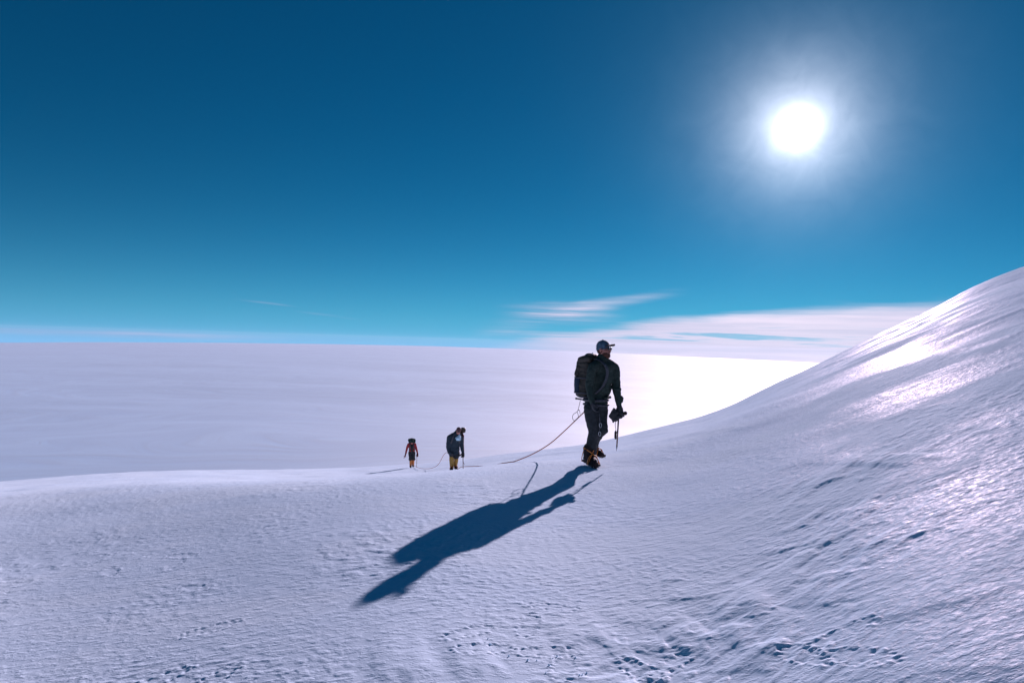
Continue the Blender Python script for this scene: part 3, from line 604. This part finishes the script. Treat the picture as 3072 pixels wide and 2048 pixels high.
k3 = D3*1000/2048/8.71*1e-3
def W(cx, cy, d=0.0): return Vector(((cx-487)*k3, d, (1412-cy)*k3))
def w4(cx, cy, d, r): return (*W(cx, cy, d), r)
def at3(n, l, c, gr=None): return placed(n, z3, az3, 1.0, l, c, gr)
p3 = at3('person', 'climber in red jacket with bowed head, smallest and farthest of the three', 'person', GRP)
bm = bmesh.new(); hm3 = head_bm(bm, W(488, 722, -.20), Vector((0, -1, 0)), .75, .98); limb(bm, [w4(485, 740, -.14, .06), w4(485, 790, -.02, .08), w4(480, 950, .03, .12)]); obj('body', bake(bm, .01, 2), M_skin, p3)
bm = bmesh.new(); bmesh.ops.create_uvsphere(bm, u_segments=16, v_segments=10, radius=1, matrix=hm3 @ Matrix.Translation((0, -.005, .045)) @ Matrix.Diagonal((.096, .112, .098, 1))); obj('cap', bake(bm, .011, 2), M_olive, p3)
bm = bmesh.new(); sph(bm, W(485, 850, .0), (.20, .15, .20)); sph(bm, W(487, 950, .02), (.185, .14, .15)); sph(bm, W(485, 790, .02), (.19, .13, .08))
limb(bm, [w4(400, 800, 0, .07), w4(365, 880, 0, .062), w4(345, 960, -.03, .055), w4(330, 1030, -.08, .045)])
limb(bm, [w4(565, 800, 0, .07), w4(590, 880, 0, .062), w4(612, 970, -.05, .052), w4(628, 1030, -.1, .042)])
obj('jacket', bake(bm, .013, 2, .007, 8, 51), M_red, p3)
bm = bmesh.new(); sph(bm, W(485, 1010, .02), (.175, .14, .12)); limb(bm, [w4(435, 1020, 0, .10), w4(445, 1120, -.03, .092), w4(450, 1195, -.02, .088)]); limb(bm, [w4(530, 1020, 0, .10), w4(527, 1120, .0, .090), w4(522, 1195, .03, .082)])
limb(bm, [w4(430, 1190, 0, .07), w4(550, 1190, 0, .06)]); obj('trousers', bake(bm, .013, 2, .007, 8, 52), M_trous, p3)
for pts in ([w4(455, 1205, -.02, .078), w4(455, 1290, -.01, .07), w4(452, 1370, 0, .062)], [w4(520, 1205, .03, .074), w4(516, 1280, .08, .066), w4(515, 1355, .12, .058)]):
    bm = bmesh.new(); limb(bm, pts); obj('gaiter', bake(bm, .010, 2, .006, 14, 53), M_org2, p3)
boot(p3, W(452, 1414, 0), (0, -1, -.05), 1.0, straps=False); boot(p3, W(515, 1395, .14), (.05, -1, -.1), 1.0, straps=False)
bm = bmesh.new(); hand(bm, W(318, 1085, -.12), (-.1, -.1, -1), (-.9, -.3, 0), (-.3, -.9, 0), .7, 1.35); limb(bm, [w4(325, 1040, -.1, .04), w4(320, 1065, -.11, .038)]); obj('glove', bake(bm, .007, 1), M_maroon, p3)
bm = bmesh.new(); hand(bm, W(630, 1070, -.14), (0, -.2, -1), (-.7, -.7, 0), (-.7, .7, 0), 1.1, 1.35); limb(bm, [w4(628, 1035, -.1, .046), w4(630, 1060, -.13, .046)]); obj('glove', bake(bm, .007, 1), M_maroon, p3)
k_ = at3('backpack', 'dark green backpack rising behind the head of the farthest climber', 'backpack', 'backpacks worn by the climbers')
bm = bmesh.new(); rbox(bm, W(487, 850, .24), (.34, .25, .50), (0, 0, 0), .3); obj('pack_body', bake(bm, .013, 2, .006, 8, 61), M_olive, k_)
bm = bmesh.new(); limb(bm, [w4(422, 700, .10, .085), w4(487, 696, .08, .10), w4(540, 702, .10, .085), w4(570, 692, .12, .03)]); limb(bm, [w4(430, 735, .10, .08), w4(545, 735, .10, .08)]); obj('pack_lid', bake(bm, .011, 2, .008, 10, 62), M_olive, k_)
for s_ in (-1, 1): obj('shoulder_strap', ribbon(spline([W(485+s_*45, 770, .1), W(485+s_*45, 775, -.1), W(485+s_*45, 850, -.17), W(485+s_*65, 950, -.12)], 5), .06, .012, (1, 0, 0)), M_strap, k_)
obj('chest_flap', ribbon([W(487, 800, -.165), W(485, 870, -.18), W(487, 980, -.15)], .10, .02, (1, 0, 0)), M_olive, k_)
po = at3('trekking_pole', 'thin walking pole in the hand of the farthest climber in red', 'trekking pole', 'poles of the two far climbers')
obj('shaft', tube_mesh([W(614, 1060, -.16), W(610, 1200, -.16), W(607, 1340, -.16), W(606, 1400, -.16)], .012, 8), M_alu, po)
obj('grip', tube_mesh([W(616, 1030, -.16), W(615, 1085, -.16)], .018, 8), M_boot, po)

# ------------------------------------------------------------------ ropes
def world_of(P0, a, s, v): return Matrix.Translation(P0) @ Matrix.Rotation(-R(a), 4, 'Z') @ Matrix.Rotation(-ROLL, 4, 'Y') @ Matrix.Scale(s, 4) @ v
def rope(pts, label):
    s = spline(pts, 10); q = []
    for p in s:
        gz = float(ground_z(p.x, p.y)[0])+.012
        q.append(Vector((p.x, p.y, max(p.z, gz))))
    o = obj('climbing_rope', tube_mesh(q, .0088, 8), M_rope); return props(o, label, 'rope', 'climbing ropes between the climbers')
w1 = world_of(P1, az1, S1_, L(352, 885, .02)); k1 = world_of(P1, az1, S1_, L(410, 850, -.10))
rope([k1, w1, spot(1700, 1286, 10.55), spot(1650, 1330, 11.0), spot(1600, 1360, 11.5), spot(1550, 1381, 12.2), spot(1510, 1392, 13.2), spot(1470, 1397, 15.0), spot(1420, 1398, 18.5), spot(1385, 1400, 22.5), world_of(z2, az2, 1, Q(1640, 1380, -.15))],
     'red climbing rope curving from the nearest climber down to the middle one')
rope([world_of(z2, az2, 1, Q(1420, 960, -.05)), world_of(z2, az2, 1, Q(1362, 950, .0)), spot(1330, 1366, 26.0), spot(1318, 1388, 27.0), spot(1305, 1400, 28.5), spot(1285, 1405, 31), spot(1262, 1404, 34), spot(1246, 1398, 37.6), world_of(z3, az3, 1, W(530, 1330, -.1))],
     'thin climbing rope sagging between the middle climber and the farthest one')

# crumbs of crust kicked out by the crampons
bm = bmesh.new()
_cx, _cy = ground0(1645, 1962)
for (px_, py_, an) in prints:
    for k in range(5 if math.hypot(px_-_cx, py_-_cy) < .35 else 0):
        a = random.uniform(0, 6.3); q = random.uniform(.06, .18); x, y = px_+math.cos(a)*q, py_+math.sin(a)*q; r_ = random.uniform(.0025, .006)
        bmesh.ops.create_icosphere(bm, subdivisions=1, radius=1, matrix=Matrix.Translation((x, y, float(base(math.hypot(x, y), math.degrees(math.atan2(x, y))))+float(relief(np.array([x]), np.array([y]))[0])+r_*.3)) @ Euler((a, q*9, a*2)).to_matrix().to_4x4() @ Matrix.Diagonal((r_*1.5, r_, r_*.8, 1)))
me = bpy.data.meshes.new('snow_crumbs'); bm.to_mesh(me); bm.free()
props(obj('snow_crumbs', me, M_snow, None, False), 'small crumbs of crusty snow lying around the boot prints', 'snow crumbs', None, 'stuff')

# ------------------------------------------------------------------ air over the cloud sea
me = bpy.data.meshes.new('haze'); bm = bmesh.new(); bmesh.ops.create_cube(bm, size=1)
bmesh.ops.transform(bm, matrix=Matrix.Translation((0, 0, (30-1100)/2)) @ Matrix.Diagonal((31000, 31000, 1130, 1)), verts=bm.verts); bm.to_mesh(me); bm.free()
def build_haze(q):
    v = q.n('ShaderNodeVolumePrincipled'); v.inputs['Color'].default_value = (.72, .86, 1.0, 1); v.inputs['Density'].default_value = HAZE; v.inputs['Anisotropy'].default_value = .3
    return v.outputs[0]
HAZE = 0.9e-5
m = bpy.data.materials.new('haze'); m.use_nodes = True; t_ = m.node_tree; t_.nodes.clear(); q_ = G(t_); o_ = q_.n('ShaderNodeOutputMaterial'); t_.links.new(build_haze(q_), o_.inputs['Volume'])
hz_o = obj('haze', me, m, None, False); props(hz_o, 'pale thin haze lying over the sea of cloud', 'haze', None, 'stuff')
